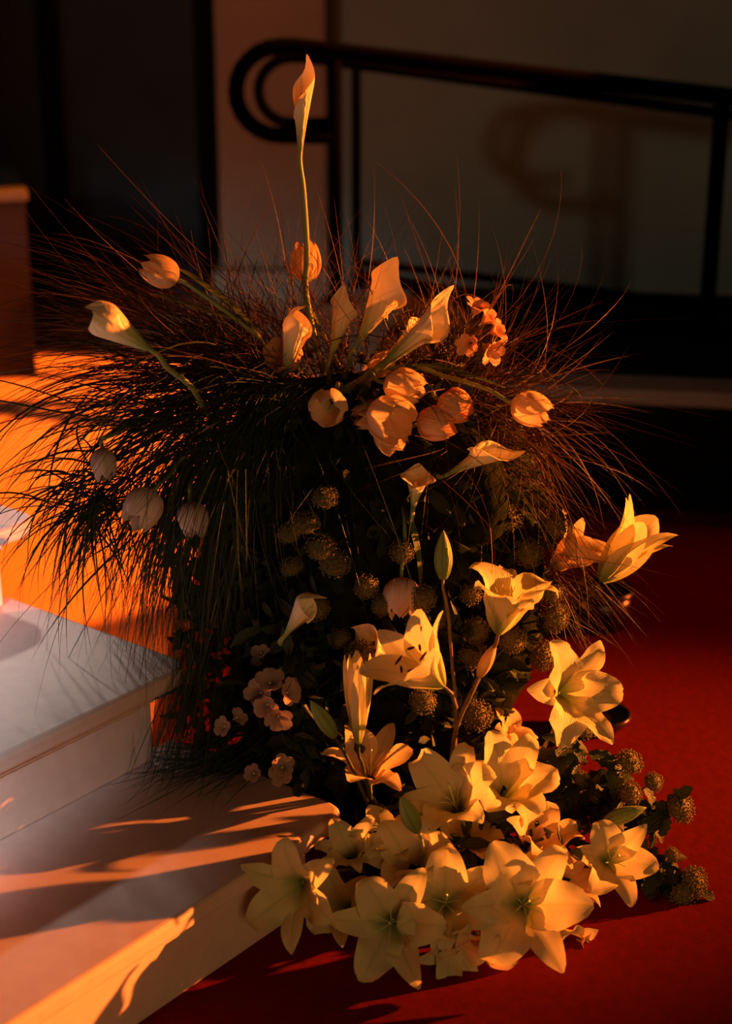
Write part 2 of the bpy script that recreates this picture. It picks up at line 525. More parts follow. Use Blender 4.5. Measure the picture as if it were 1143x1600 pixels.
# ================================================================== ADDED DARK MOUND INSIDE THE ARRANGEMENT
def mound():  # added occluder: keeps the middle dark and blocks the lamp
    nu, nv = 40, 48
    vs = []
    for i in range(nu):
        z = 0.006 + 0.80 * i / (nu - 1)
        k = i / (nu - 1)
        r = 0.155 + 0.075 * math.sin(min(1, k * 1.15) * math.pi * 0.62)
        if k > 0.8: r *= max(0.05, math.sqrt(max(0, 1 - ((k - 0.8) / 0.2) ** 2)))
        cx = 0.0 + 0.035 * math.sin(k * 3)
        for j in range(nv):
            a = 2 * math.pi * j / nv
            rr = r * (1 + 0.10 * math.sin(5 * a + 7 * k) + 0.08 * math.sin(9 * a - 13 * k + 1) + rng.normal(0, 0.04))
            vs.append((cx + rr * 1.10 * math.cos(a), 2.72 + rr * 0.9 * math.sin(a), z))
    fs = [(i * nv + j, i * nv + (j + 1) % nv, (i + 1) * nv + (j + 1) % nv, (i + 1) * nv + j) for i in range(nu - 1) for j in range(nv)]
    fs.append(tuple(range(nv - 1, -1, -1)))
    fs.append(tuple(range((nu - 1) * nv, nu * nv)))
    o = mesh_obj('filler_mound', vs, fs, 'dark_filler')
    tag(o, 'added dark mound shading the middle of the arrangement, holding all the stems', 'dark_filler', kind='thing')
    return o


mound()


# ================================================================== LILIES
def lily(label, x, y, Y, dr, L, roll=0.0, a0=16, a1=80, stem_to=None, via=None, mat='lily_petal', stamens=True, curl=85,
         wide=0.34, jit=16, buds=(), rad=0.0028, stem_mat='stem_green', ruffle=0.28, anthers=False, only=None):
    base = at(x, y, Y)
    X, Yv, Z = frame(dr, UP)
    root = thing('lily', label, 'lily', base)
    for k in range(6):
        if only is not None and k not in only:
            continue
        inner = k % 2 == 0
        L_ = L * 1.10
        Wd = L * (wide if inner else wide * 0.70) * 0.80
        loc, fs, uv = petal_local(L_ * rng.uniform(0.92, 1.06), Wd, a0 + (0 if inner else 4), a1 + rng.uniform(-jit, jit), p=rng.uniform(1.2, 1.7),
                                  cup=0.30, ruffle=ruffle, tip=0.74 if inner else 0.85, fat=0.74, r0=0.003 if inner else 0.0045,
                                  twist=rng.uniform(-0.25, 0.25), curl=curl * rng.uniform(0.2, 1.5))
        mesh_obj('petal', place(loc, base, X, Yv, Z, roll + k * math.pi / 3 + rng.uniform(-0.08, 0.08)), fs, mat, root, uv)
    if stamens:
        for k in range(6):
            a = roll + k * math.pi / 3 + 0.5
            rad_d = X * math.cos(a) + Yv * math.sin(a)
            p0 = base + Z * 0.004
            p3 = base + Z * L * 0.62 + rad_d * L * rng.uniform(0.16, 0.24)
            pts = bez(p0, base + Z * L * 0.25, base + Z * L * 0.45 + rad_d * L * 0.06, p3, 7)
            st = mesh_obj('stamen', *tube_data(pts, taper(8, 0.0009, 0.0006), 5), 'filament', root)
            if not anthers:
                continue
            tdir = (Z.cross(rad_d) * 0.9 + rad_d * 0.4).normalized()
            hl = L * 0.075
            mesh_obj('anther', *tube_data([p3 - tdir * hl, p3 - tdir * hl * 0.6, p3, p3 + tdir * hl * 0.6, p3 + tdir * hl],
                                          [0.0006, 0.0019, 0.0023, 0.0019, 0.0006], 6), 'anther', st)
        pt = [base + Z * 0.003, base + Z * L * 0.4, base + Z * L * 0.72 + X * 0.004, base + Z * L * 0.74 + X * 0.005]
        mesh_obj('pistil', *tube_data(pt, [0.0016, 0.0011, 0.0012, 0.0024], 6), 'filament', root)
    if stem_to is not None:
        if via:
            pts = spline([base - Z * 0.0, base - Z * 0.02] + [Vector(v) for v in via] + [Vector(stem_to)], 6)
        else:
            pts = stem_curve(base, Z, stem_to)
        n = len(pts)
        rr = [rad * (1.5 if i == 0 else 1.0) for i in range(n)]
        rr = [a * (0.85 + 0.5 * i / n) for i, a in enumerate(rr)]
        mesh_obj('stem', *tube_data(pts, rr, 8), stem_mat, root)
    for b in buds:
        bud_part(root, *b)
    return root


def bud_data(base, dr, L, R, open_=0.0):
    """closed lily bud: three flat sides with a groove between them"""
    X, Yv, Z = frame(dr, UP)
    nu, nv = 16, 24
    t = np.linspace(0, 1, nu)
    prof = np.sin(np.pi * np.clip(t * 0.93 + 0.07, 0, 1) ** 0.85) ** 0.8
    prof = np.clip(prof, 0.03, None)
    vs, uv = [], []
    for i in range(nu):
        for j in range(nv):
            a = 2 * math.pi * j / nv
            r = R * prof[i] * (1 + 0.07 * math.cos(3 * a) - 0.10 * math.exp(-((((a + math.pi / 3) % (2 * math.pi / 3)) - math.pi / 3) / 0.12) ** 2))
            p = base + Z * (L * t[i]) + (X * math.cos(a) + Yv * math.sin(a)) * r
            vs.append(tuple(p)); uv.append(((j % 8) / 8 + 0.5 if (j % 8) < 4 else (j % 8) / 8 - 0.5, t[i]))
    fs = [(i * nv + j, i * nv + (j + 1) % nv, (i + 1) * nv + (j + 1) % nv, (i + 1) * nv + j) for i in range(nu - 1) for j in range(nv)]
    fs += [tuple(range(nv - 1, -1, -1)), tuple(range((nu - 1) * nv, nu * nv))]
    return vs, fs, uv


def bud_part(root, x, y, Y, dr, L, R, via, end, mat='bud_green', smat='stem_green'):
    base = at(x, y, Y)
    vs, fs, uv = bud_data(base, dr, L, R)
    b = mesh_obj('bud', vs, fs, mat, root, uv)
    pts = spline([base + Vector(dr) * 0.003, base - Vector(dr) * 0.015] + [Vector(v) for v in via] + [Vector(end)], 6)
    mesh_obj('bud_stem', *tube_data(pts, taper(len(pts), 0.0022, 0.0034), 8), smat, b, local=False)
    return b


def lone_bud(label, *a, **k):
    root = thing('lily_bud', label, 'lily bud', at(a[0], a[1], a[2]))
    bud_part(root, *a, **k)
    return root


P = at
FOOT = Vector((0.06, 2.70, 0.10))
lily('outermost right lily, open trumpet pointing up right, above the dark pot', 938, 908, 2.62, D(0.62, 0.76, 0.10), 0.138, 0.4, 9, 36,
     stem_to=P(800, 1010, 2.75), via=[P(915, 935, 2.63), P(880, 965, 2.66)], stamens=False, curl=30, wide=0.33, jit=8, ruffle=0.1, stem_mat='stem_dark')
lily('orange lit lily tucked left of the outermost right lily', 858, 888, 2.66, D(0.72, 0.52, 0.22), 0.098, 0.2, 14, 60,
     stem_to=P(760, 960, 2.8), mat='lily_warm', curl=30, stamens=False)
lily('lily opening upwards, one petal rolled back left, brown bud on stem', 778, 990, 2.46, D(0.22, 0.92, 0.32), 0.126, 0.55, 14, 60,
     stem_to=P(700, 1240, 2.50), via=[P(762, 1030, 2.46), P(735, 1085, 2.46), P(712, 1140, 2.47)], curl=110, rad=0.0038, wide=0.36,
     buds=[(748, 1058, 2.45, D(0.42, 0.86, 0.1), 0.064, 0.011, [P(738, 1078, 2.455)], P(732, 1092, 2.46), 'lily_warm', 'stem_brown')], stem_mat='stem_brown')
lily('star shaped lily with dark stamens, tall green bud on its stem', 692, 1072, 2.32, D(-0.66, 0.60, 0.42), 0.122, 0.25, 20, 56,
     stem_to=P(712, 1105, 2.44), via=[P(705, 1083, 2.36)], curl=25, stem_mat='stem_brown', wide=0.36, ruffle=0.06, jit=6, anthers=True,
     buds=[(692, 905, 2.44, D(0.0, 1, 0.05), 0.078, 0.0145, [P(700, 960, 2.44), P(706, 1040, 2.45), P(712, 1105, 2.46)], P(708, 1230, 2.52), 'bud_green', 'stem_brown')])
lily('large lily seen from its side with a drooping lower petal, beside red carpet', 872, 1082, 2.45, D(0.42, 0.10, 0.75), 0.108, 0.5, 30, 86,
     stem_to=P(800, 1240, 2.60), via=[P(868, 1130, 2.53), P(835, 1190, 2.58)], curl=30, wide=0.40, stem_mat='stem_green', stamens=False)
lily('orange lit lily behind the closed pale bud, above the stair corner', 578, 1222, 2.43, D(0.02, 0.62, 0.55), 0.102, 0.5, 20, 82,
     stem_to=P(640, 1290, 2.62), mat='lily_warm', curl=40)
lily('half closed pale lily bud standing upright, green bud leaning beside it', 560, 1162, 2.37, D(-0.02, 1, 0.08), 0.128, 0.3, 9, 0,
     stem_to=P(605, 1310, 2.42), via=[P(566, 1195, 2.37), P(580, 1250, 2.39)], mat='lily_petal', stamens=False, curl=-6, wide=0.17, jit=3, ruffle=0.02, stem_mat='stem_dark',
     buds=[(523, 1152, 2.37, D(-0.55, 0.83, 0.08), 0.072, 0.0135, [P(545, 1190, 2.37), P(568, 1240, 2.38)], P(590, 1290, 2.41), 'bud_green', 'stem_dark')])
lily('bright wide open lily with a notched petal, upper right of the front pile', 785, 1248, 2.37, D(0.12, 0.62, 0.70), 0.112, 0.35, 18, 76,
     stem_to=P(770, 1330, 2.55), curl=100, wide=0.42, stamens=False)
lily('lily with one long petal pointing up, left of the bright wide open lily', 718, 1272, 2.33, D(-0.25, 0.60, 0.72), 0.118, 0.9, 18, 70,
     stem_to=P(740, 1350, 2.5), curl=100, wide=0.36)
lily('pale lily facing forward with a large upper petal, in the middle of the front pile', 694, 1414, 2.245, D(0.0, 0.35, 0.93), 0.104, 0.0, 24, 76,
     stem_to=P(700, 1420, 2.45), curl=95, wide=0.42)
lily('lowest left lily of the pile facing forward, petals touching the dark floor', 612, 1440, 2.215, D(-0.06, 0.16, 0.97), 0.112, 0.5, 28, 78,
     stem_to=P(640, 1420, 2.42), curl=85, wide=0.38)
lily('big golden lily facing forward with flat spread petals, lower right of the pile', 812, 1413, 2.235, D(0.06, 0.22, 0.95), 0.122, 0.5, 30, 80,
     stem_to=P(800, 1400, 2.45), curl=80, wide=0.41)
lily('small cupped lily with dark stamens just above the big golden lily', 806, 1392, 2.255, D(0.02, 0.86, 0.45), 0.068, 0.2, 16, 60,
     stem_to=P(800, 1400, 2.42), curl=60, wide=0.4, anthers=True)
lily('lily at far right of the pile under the slanting green bud', 946, 1346, 2.34, D(0.16, 0.25, 0.90), 0.092, 0.3, 24, 80,
     stem_to=P(860, 1360, 2.48), curl=100, wide=0.38)
lily('small drooping lily under the pile, lowest above the floor shadow', 745, 1462, 2.22, D(0.0, -0.45, 0.75), 0.080, 0.5, 26, 72,
     stem_to=P(760, 1420, 2.40), curl=60, wide=0.42, mat='lily_warm', stamens=False)
lily('leftmost lily with curling petals, hanging over the bottom step', 472, 1378, 2.235, D(-0.30, -0.05, 0.92), 0.104, 0.1, 28, 80,
     stem_to=P(590, 1370, 2.42), curl=75, wide=0.36, stamens=False)
lily('small curled lily beside the rounded stair corner', 552, 1345, 2.31, D(-0.2, 0.70, 0.65), 0.076, 0.6, 20, 86,
     stem_to=P(620, 1370, 2.45), curl=80, wide=0.36, stamens=False)
lily('shaded lily behind the bright wide open lily, above the big golden one', 826, 1338, 2.33, D(0.35, 0.75, 0.45), 0.096, 0.2, 18, 80,
     stem_to=P(790, 1370, 2.5), curl=85, wide=0.42, mat='lily_warm', stamens=False)
lily('reddish orange lily half hidden behind the long green stems', 778, 1172, 2.58, D(0.55, 0.62, 0.30), 0.080, 0.2, 18, 80,
     stem_to=P(740, 1260, 2.7), curl=85, wide=0.36, mat='lily_warm', stamens=False)
lily('pale lily with a broad ribbed petal under the dark green bud', 655, 1372, 2.285, D(-0.28, 0.72, 0.62), 0.100, 0.9, 20, 70,
     stem_to=P(680, 1400, 2.45), curl=90, wide=0.44, stamens=False)
lily('lily turned down behind the big golden lily, by the small red lit leaves', 868, 1455, 2.28, D(0.30, -0.35, 0.60), 0.072, 0.2, 26, 76,
     stem_to=P(820, 1420, 2.42), curl=85, wide=0.44, stamens=False)
lily('small lily with a pointed petal between the golden lily and the far right one', 872, 1392, 2.30, D(0.50, 0.60, 0.45), 0.070, 0.2, 20, 74,
     stem_to=P(820, 1400, 2.44), curl=95, wide=0.40, stamens=False, mat='lily_warm')
lily('pale lily filling the pile between the leftmost and the lowest left one', 545, 1420, 2.29, D(-0.35, 0.30, 0.80), 0.085, 0.3, 22, 74,
     stem_to=P(620, 1400, 2.45), curl=95, wide=0.36, stamens=False)
lily('lily turned up at the back of the pile, behind the one under the dark bud', 720, 1345, 2.37, D(0.10, 0.85, 0.45), 0.095, 0.1, 18, 66,
     stem_to=P(720, 1390, 2.5), curl=80, wide=0.40, stamens=False)
lily('half open lily hanging forward between the lowest left and the big golden lily', 700, 1462, 2.215, D(0.12, -0.30, 0.85), 0.080, 0.7, 22, 62,
     stem_to=P(710, 1420, 2.42), curl=85, wide=0.38, stamens=False)
lily('lily with rolled petals just right of the small curled one, below the bud stems', 602, 1345, 2.33, D(0.10, 0.80, 0.50), 0.085, 0.4, 18, 72,
     stem_to=P(640, 1390, 2.46), curl=100, wide=0.38, stamens=False)
lone_bud('dark green lily bud standing in front of the upper pile', 652, 1300, 2.25, D(-0.42, 0.88, 0.2), 0.064, 0.0145, [P(662, 1330, 2.27)], P(680, 1390, 2.40), 'bud_green', 'stem_green')
lone_bud('long olive lily bud slanting right above the far right lily', 942, 1286, 2.36, D(0.93, 0.36, 0.1), 0.074, 0.0135, [P(915, 1300, 2.38), P(880, 1325, 2.41)], P(830, 1370, 2.48), 'bud_green', 'stem_dark')


# ================================================================== CALLA LILIES
def calla(label, base, tip, R, opening, stem_pts, flare=0.55, lip=0.45, spadix=True, r0=0.004, cut=0.42, tipout=0.6, wrap=1.12, lip_pow=1.6, close=0.0, grow=1.25, spike=0.12, stem_r=0.0052, smat='stem_green'):
    base, tip = Vector(base), Vector(tip)
    L = (tip - base).length
    Z = (tip - base).normalized()
    op = Vector(opening); O = (op - Z * op.dot(Z)).normalized()
    Sd = Z.cross(O)
    root = thing('calla_lily', label, 'calla lily', base)
    nu, nv = 20, 33
    vs, uv = [], []
    pm = math.pi * wrap
    for i in range(nu):
        s = i / (nu - 1)
        for j in range(nv):
            v = -1 + 2 * j / (nv - 1)
            ph = v * pm
            h = 1 - cut * abs(v) ** lip_pow + 0.0
            pk = math.exp(-(v / 0.16) ** 2)
            z = L * s * (h - spike * (1 - pk))
            zf = z / L
            r = r0 + (R - r0) * (min(1, zf / 0.72) ** grow) * (1 - 0.25 * max(0, zf - 0.72) / 0.28 * pk)
            fl = max(0, (s - 0.66) / 0.34)
            r += R * flare * fl ** 2 * (1 - 0.35 * pk)
            z -= L * lip * 0.22 * max(0, (s - 0.8) / 0.2) ** 2 * (1 - pk) * 0.9
            r *= 1 + 0.13 * v
            r *= 1 - close * max(0, (zf - 0.62) / 0.38) ** 2
            rad_d = -O * math.cos(ph) + Sd * math.sin(ph)
            p = base + Z * z + rad_d * r
            # the pointed tip leans back over
            p += -O * (R * tipout * pk * fl ** 2)
            vs.append(tuple(p)); uv.append((j / (nv - 1), s))
    mesh_obj('spathe', vs, grid_faces(nu, nv), 'calla_spathe', root, uv)
    if spadix:
        pts = [base + Z * L * k for k in (0.12, 0.3, 0.45, 0.56, 0.60)]
        mesh_obj('spadix', *tube_data(pts, [0.003, 0.0042, 0.0042, 0.0034, 0.001], 9), 'spadix', root)
    pts = spline([base + Z * L * 0.06, base - Z * 0.02] + [Vector(p) for p in stem_pts], 6)
    mesh_obj('stem', *tube_data(pts, taper(len(pts), r0 * 0.95, stem_r), 10), smat, root)
    return root


calla('tallest calla, standing high above everything against the pillar', P(469, 236, 2.76), P(474, 84, 2.76), 0.019, D(-0.75, 0.0, 0.65),
      [P(474, 300, 2.76), P(480, 400, 2.77), P(481, 480, 2.78), ROOT + Vector((-0.06, 0, 0.2))], flare=0.05, cut=0.50, tipout=-0.5, lip=0.2, stem_r=0.0058)
calla('far left calla with its mouth turned to the viewer, above the orange floor', P(232, 545, 2.48), P(134, 478, 2.44), 0.028, D(-0.3, -0.5, -0.8),
      [P(262, 575, 2.50), P(300, 606, 2.55), P(345, 665, 2.66), ROOT + Vector((-0.1, 0, 0.15))], flare=0.05, cut=0.26, tipout=-0.5, lip=0.1, spadix=False, close=0.6, grow=0.95, spike=0.04)
calla('calla with a rolled lip turned right, in front of a tulip', P(445, 585, 2.64), P(470, 476, 2.62), 0.023, D(0.9, 0.1, 0.10),
      [P(446, 615, 2.65), P(452, 660, 2.70), ROOT + Vector((-0.05, 0, 0.15))], flare=0.12, cut=0.30, tipout=-0.9, lip=0.3, spadix=False, close=0.45, grow=1.0, spike=0.02)
calla('slender calla seen from behind, left of the broad one', P(516, 560, 2.70), P(548, 446, 2.72), 0.021, D(0.45, 0.1, -0.85),
      [P(514, 590, 2.71), P(515, 650, 2.75), ROOT + Vector((0, 0, 0.2))], flare=0.2, cut=0.36, spadix=False, tipout=0.2)
calla('broad calla seen from behind, with a pointed tip leaning right', P(556, 540, 2.70), P(634, 410, 2.73), 0.034, D(0.45, -0.1, -0.85),
      [P(545, 570, 2.71), P(530, 640, 2.75), ROOT + Vector((0, 0, 0.2))], flare=0.15, cut=0.40, spadix=False, tipout=0.1)
calla('long calla leaning right with its mouth turned down', P(608, 562, 2.60), P(722, 466, 2.58), 0.025, D(0.45, -0.72, 0.45),
      [P(570, 592, 2.63), P(520, 640, 2.70), ROOT + Vector((0, 0, 0.15))], flare=0.2, cut=0.36, tipout=0.2, spadix=False, stem_r=0.0085, r0=0.007)
calla('calla half hidden behind the long leaning one', P(600, 560, 2.72), P(690, 488, 2.74), 0.022, D(0.2, 0.6, 0.6),
      [P(560, 595, 2.72), P(540, 640, 2.75), ROOT + Vector((0.02, 0, 0.2))], flare=0.3, cut=0.4, spadix=False)
calla('low calla reaching right under the row of tulips', P(705, 738, 2.55), P(808, 684, 2.53), 0.021, D(0.15, 0.85, 0.5),
      [P(680, 744, 2.56), P(640, 752, 2.62), ROOT + Vector((0.05, 0, 0.1))], flare=0.3, cut=0.46, tipout=0.3, spadix=False)
calla('small calla facing the viewer with its spadix showing', P(645, 793, 2.50), P(654, 724, 2.52), 0.020, D(0.0, 0.1, 1.0),
      [P(640, 815, 2.52), P(632, 840, 2.60), ROOT + Vector((0.02, 0, 0.05))], flare=0.45, cut=0.40, tipout=0.1)
calla('dim calla curling over in the dark centre, left of the hanging tulip', P(446, 992, 2.45), P(494, 922, 2.42), 0.021, D(0.85, -0.5, 0.1),
      [P(455, 1010, 2.55), P(480, 1040, 2.66), ROOT + Vector((-0.05, 0, -0.1))], flare=0.1, cut=0.34, tipout=-1.6, spadix=False, close=0.35)
calla('dim brownish calla lying behind the star shaped lily', P(630, 1030, 2.48), P(545, 992, 2.45), 0.026, D(-0.1, -0.9, 0.4),
      [P(650, 1045, 2.6), P(660, 1060, 2.7), ROOT + Vector((0.05, 0, -0.1))], flare=0.3, cut=0.35, tipout=-0.5, spadix=False)


# ================================================================== TULIPS
def tulip(label, x, y, Y, dr, H, R, end, via=(), openness=0.0, roll=0.0, leaves=(), mat='tulip_petal', smat='stem_green', stem_r=0.0034):
    """(x, y) is the base of the cup"""
    H, R = H * 1.12, R * 1.12
    base = P(x, y, Y)
    X, Yv, Z = frame(dr, UP)
    root = thing('tulip', label, 'tulip', base)
    nu, nv = 12, 9
    for k in range(6):
        outer = k % 2
        rr = R * (1.04 if outer else 0.93)
        hh = H * (0.98 if outer else 1.03) * rng.uniform(0.95, 1.05)
        a = roll + k * math.pi / 3 + rng.uniform(-0.1, 0.1)
        op = openness + rng.uniform(0, 0.12)
        vs, uv = [], []
        for i in range(nu):
            s = i / (nu - 1)
            r = rr * math.sin(math.pi * min(1.0, 0.05 + 0.80 * s ** 0.72)) ** 0.75 + rr * op * s ** 2.2
            hw = 0.78 * (1 - s ** 4) ** 0.6 * (0.55 + 0.45 * min(1, s * 2.5)) + 0.02
            for j in range(nv):
                v = -1 + 2 * j / (nv - 1)
                ph = a + v * hw
                q = r * (1 + 0.04 * math.sin(3 * v + k) * s - 0.03 * math.exp(-(v / 0.2) ** 2))
                z = hh * s - hh * 0.05 * v * v * s
                vs.append(tuple(base + Z * z + (X * math.cos(ph) + Yv * math.sin(ph)) * q)); uv.append(((v + 1) / 2, s))
        mesh_obj('petal', vs, grid_faces(nu, nv), mat, root, uv)
    pts = spline([base + Z * 0.003, base - Z * 0.015] + [Vector(v) for v in via] + [Vector(end)], 6)
    mesh_obj('stem', *tube_data(pts, taper(len(pts), stem_r * 0.9, stem_r * 1.15), 8), smat, root)
    for lf in leaves:
        strap_leaf(root, *lf)
    return root


def strap_leaf(root, pts, Wd, face, mat='leaf_green', name='leaf'):
    """long leaf along a path of points; face is the way its upper side looks"""
    Q = spline(pts, 5)
    n = len(Q); nv = 7
    f = Vector(face).normalized()
    vs, uv = [], []
    for i in range(n):
        t = i / (n - 1)
        d = (Q[min(i + 1, n - 1)] - Q[max(i - 1, 0)]).normalized()
        side = d.cross(f).normalized()
        nn = side.cross(d)
        w = Wd * ((t + 0.12) ** 0.5) * (1 - t * 0.99) ** 0.55 * 1.25
        for j in range(nv):
            v = -1 + 2 * j / (nv - 1)
            vs.append(tuple(Q[i] + side * v * w + nn * (0.45 * w * v * v))); uv.append(((v + 1) / 2, t))
    return mesh_obj(name, vs, grid_faces(n, nv), mat, root, uv)


R1 = ROOT + Vector((0, -0.03, 0.18))
tulip('pale tulip leaning far left, highest on the left side', 278, 437, 2.66, D(-0.90, 0.42, 0.15), 0.056, 0.022, R1 + Vector((-0.08, 0, 0)),
      [P(330, 470, 2.67), P(385, 512, 2.69), P(415, 545, 2.71)], roll=0.3,
      leaves=[([P(420, 545, 2.71), P(370, 488, 2.70), P(310, 440, 2.70), P(275, 418, 2.70)], 0.010, D(0.3, 0.6, 0.7)),
              ([P(405, 515, 2.70), P(340, 492, 2.70), P(270, 470, 2.70), P(232, 458, 2.70)], 0.009, D(0.1, 0.7, 0.6))])
tulip('tulip peeping out below the calla with the rolled lip', 458, 560, 2.68, D(-0.45, 0.1, 0.75), 0.046, 0.025, R1, [P(475, 590, 2.73)], 0.35, 0.2, mat='peach_petal')
tulip('pale tulip half behind the tallest calla stem', 478, 440, 2.82, D(-0.02, 1, 0.1), 0.060, 0.023, R1 + Vector((-0.03, 0.05, 0.1)), [P(482, 480, 2.82)])
tulip('leftmost tulip of the lit row, facing down left', 520, 625, 2.50, D(-0.25, -0.45, 0.75), 0.046, 0.025, R1, [P(535, 605, 2.66)], 0.15, mat='tulip_petal')
tulip('tulip on the upper left of the lit row, small stripes of grass shadow on it', 602, 598, 2.55, D(0.85, -0.25, 0.35), 0.058, 0.026, R1, [P(575, 590, 2.66)], 0.0, 0.4)
tulip('small tulip peeping out above the lit row', 580, 582, 2.68, D(0.6, 0.45, 0.3), 0.038, 0.017, R1, [P(565, 595, 2.72)], 0.05)
tulip('wide open tulip in the middle of the lit row', 585, 640, 2.50, D(0.62, -0.40, 0.60), 0.060, 0.029, R1, [P(560, 625, 2.64)], 0.40, 0.1)
tulip('tulip in brown shade left of the wide open tulip', 600, 640, 2.57, D(-0.85, -0.30, 0.3), 0.050, 0.020, R1, [P(605, 625, 2.68)], 0.05, mat='peach_petal')
tulip('open tulip hanging below the wide open one', 600, 655, 2.53, D(0.25, -0.75, 0.5), 0.050, 0.022, R1, [P(580, 640, 2.66)], 0.3)
tulip('round tulip right of centre in the lit row', 690, 625, 2.55, D(0.72, -0.35, 0.5), 0.050, 0.024, R1, [P(665, 610, 2.66)], 0.0, 0.5, mat='peach_petal')
tulip('shaded tulip low in the row with a leaf crossing it', 655, 655, 2.53, D(0.80, -0.25, 0.45), 0.054, 0.024, R1, [P(630, 650, 2.66)], 0.0, 0.2, mat='peach_petal')
tulip('rightmost tulip of the lit row on a long arching stem', 800, 628, 2.55, D(0.88, -0.35, 0.25), 0.056, 0.023, R1 + Vector((0.05, 0, 0.05)),
      [P(760, 608, 2.57), P(700, 590, 2.60), P(640, 582, 2.66)], 0.10, 0.2,
      leaves=[([P(570, 585, 2.66), P(640, 575, 2.64), P(720, 585, 2.62), P(790, 606, 2.62)], 0.012, D(-0.1, 0.8, 0.5)),
              ([P(560, 590, 2.68), P(620, 582, 2.68), P(690, 575, 2.68), P(745, 592, 2.68)], 0.014, D(0.0, 0.7, 0.6))])
tulip('pink tulip hanging straight down beside the long dark leaf', 627, 902, 2.48, D(-0.02, -1, 0.20), 0.058, 0.025, R1 + Vector((0, 0, -0.05)),
      [P(632, 860, 2.49), P(630, 800, 2.52), P(618, 765, 2.6)], 0.05, mat='pink_petal',
      leaves=[([P(618, 765, 2.58), P(635, 805, 2.50), P(650, 860, 2.48), P(657, 925, 2.49)], 0.013, D(0.75, 0.15, 0.6))])
tulip('pale tulip hanging at the left among the green grass, clear of the stairs', 240, 768, 2.50, D(-0.45, -0.75, 0.35), 0.060, 0.027, R1 + Vector((-0.1, 0, 0)),
      [P(262, 745, 2.57), P(320, 700, 2.64)], 0.12, 0.3, mat='pink_petal')
tulip('dim tulip right of the pale hanging one, deeper in the grass', 298, 785, 2.54, D(0.15, -0.9, 0.3), 0.052, 0.022, R1 + Vector((-0.1, 0, 0)), [P(300, 750, 2.57), P(340, 700, 2.72)], 0.0, mat='pink_petal')
tulip('greyish tulip behind the grass above the pale hanging one', 160, 700, 2.56, D(0.1, -0.95, 0.2), 0.050, 0.018, R1 + Vector((-0.15, 0, 0)), [P(175, 680, 2.58), P(260, 650, 2.72)], 0.0, mat='pink_petal')


# ================================================================== SMALL BLOSSOMS
def blossom(root, x, y, Y, dr, L, mat, n=5, wide=0.42, a0=40, a1=85, roll=0.0, curl=0):
    """one small flower: its centre is the part, its petals are sub-parts"""
    base = P(x, y, Y)
    X, Yv, Z = frame(dr, UP)
    c = mesh_obj('blossom', *tube_data([base - Z * 0.006, base, base + Z * 0.003, base + Z * 0.0045], [0.0012, 0.002, 0.0018, 0.0006], 7), 'filament', root)
    for k in range(n):
        loc, fs, uv = petal_local(L * rng.uniform(0.9, 1.08), L * wide, a0, a1 + rng.uniform(-12, 12), nu=9, nv=7, cup=0.2, ruffle=0.1, tip=0.35, fat=0.6, r0=0.0015, rib=0.03, curl=curl)
        mesh_obj('petal', place(loc, base, X, Yv, Z, roll + k * 2 * math.pi / n + rng.uniform(-0.12, 0.12)), fs, mat, c, uv)
    return c


def sprig(name, label, cat, end, flowers, mat, n=5, smat='stem_dark', **kw):
    e = Vector(end)
    root = thing(name, label, cat, e)
    segs = []
    for (x, y, Y, dr, L) in flowers:
        blossom(root, x, y, Y, dr, L, mat, n, roll=rng.uniform(0, 6), **kw)
        b = P(x, y, Y)
        segs.append(tube_data(bez(b - Vector(dr) * 0.005, b - Vector(dr) * 0.03, (b + e) / 2 + Vector((0, 0.02, 0.01)), e, 8), 0.0011, 5))
    mesh_obj('stem', *merge(segs), smat, root)
    return root


sprig('blossom_sprig', 'cluster of pink five petalled blossoms with shade painted in, right of the red glow', 'blossom', P(470, 1110, 2.66),
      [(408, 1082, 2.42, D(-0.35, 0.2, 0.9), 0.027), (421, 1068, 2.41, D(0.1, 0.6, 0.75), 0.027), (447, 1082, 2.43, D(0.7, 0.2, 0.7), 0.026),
       (418, 1100, 2.40, D(-0.2, -0.4, 0.9), 0.026), (434, 1118, 2.39, D(0.15, -0.5, 0.85), 0.026), (444, 1064, 2.45, D(0.5, 0.7, 0.5), 0.022)], 'shaded_petal')
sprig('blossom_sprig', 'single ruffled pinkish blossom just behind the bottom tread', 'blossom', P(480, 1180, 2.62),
      [(437, 1208, 2.40, D(0.1, 0.15, 0.95), 0.024), (440, 1200, 2.39, D(0.2, 0.5, 0.8), 0.022)], 'shaded_petal')
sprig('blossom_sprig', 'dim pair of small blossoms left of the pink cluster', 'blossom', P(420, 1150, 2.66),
      [(368, 1122, 2.44, D(0.7, 0.4, 0.5), 0.019), (352, 1135, 2.44, D(-0.5, 0.1, 0.8), 0.019)], 'shaded_petal')
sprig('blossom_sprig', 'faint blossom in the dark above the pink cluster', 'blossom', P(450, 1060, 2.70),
      [(408, 1022, 2.46, D(-0.2, 0.7, 0.6), 0.017)], 'shaded_petal')
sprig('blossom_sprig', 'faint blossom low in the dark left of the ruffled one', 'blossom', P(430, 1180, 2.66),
      [(397, 1208, 2.44, D(-0.3, 0.2, 0.9), 0.017)], 'shaded_petal')
sprig('alstroemeria', 'orange alstroemeria cluster at the right end of the long leaning calla', 'alstroemeria', P(660, 580, 2.74),
      [(740, 492, 2.60, D(0.35, 0.75, 0.5), 0.032), (752, 505, 2.61, D(0.7, 0.5, 0.4), 0.030), (757, 540, 2.58, D(0.55, -0.5, 0.6), 0.036),
       (735, 535, 2.62, D(-0.3, -0.3, 0.8), 0.030), (765, 520, 2.63, D(0.8, 0.2, 0.5), 0.030)], 'peach_petal', n=6, wide=0.27, a0=20, a1=70, curl=20)
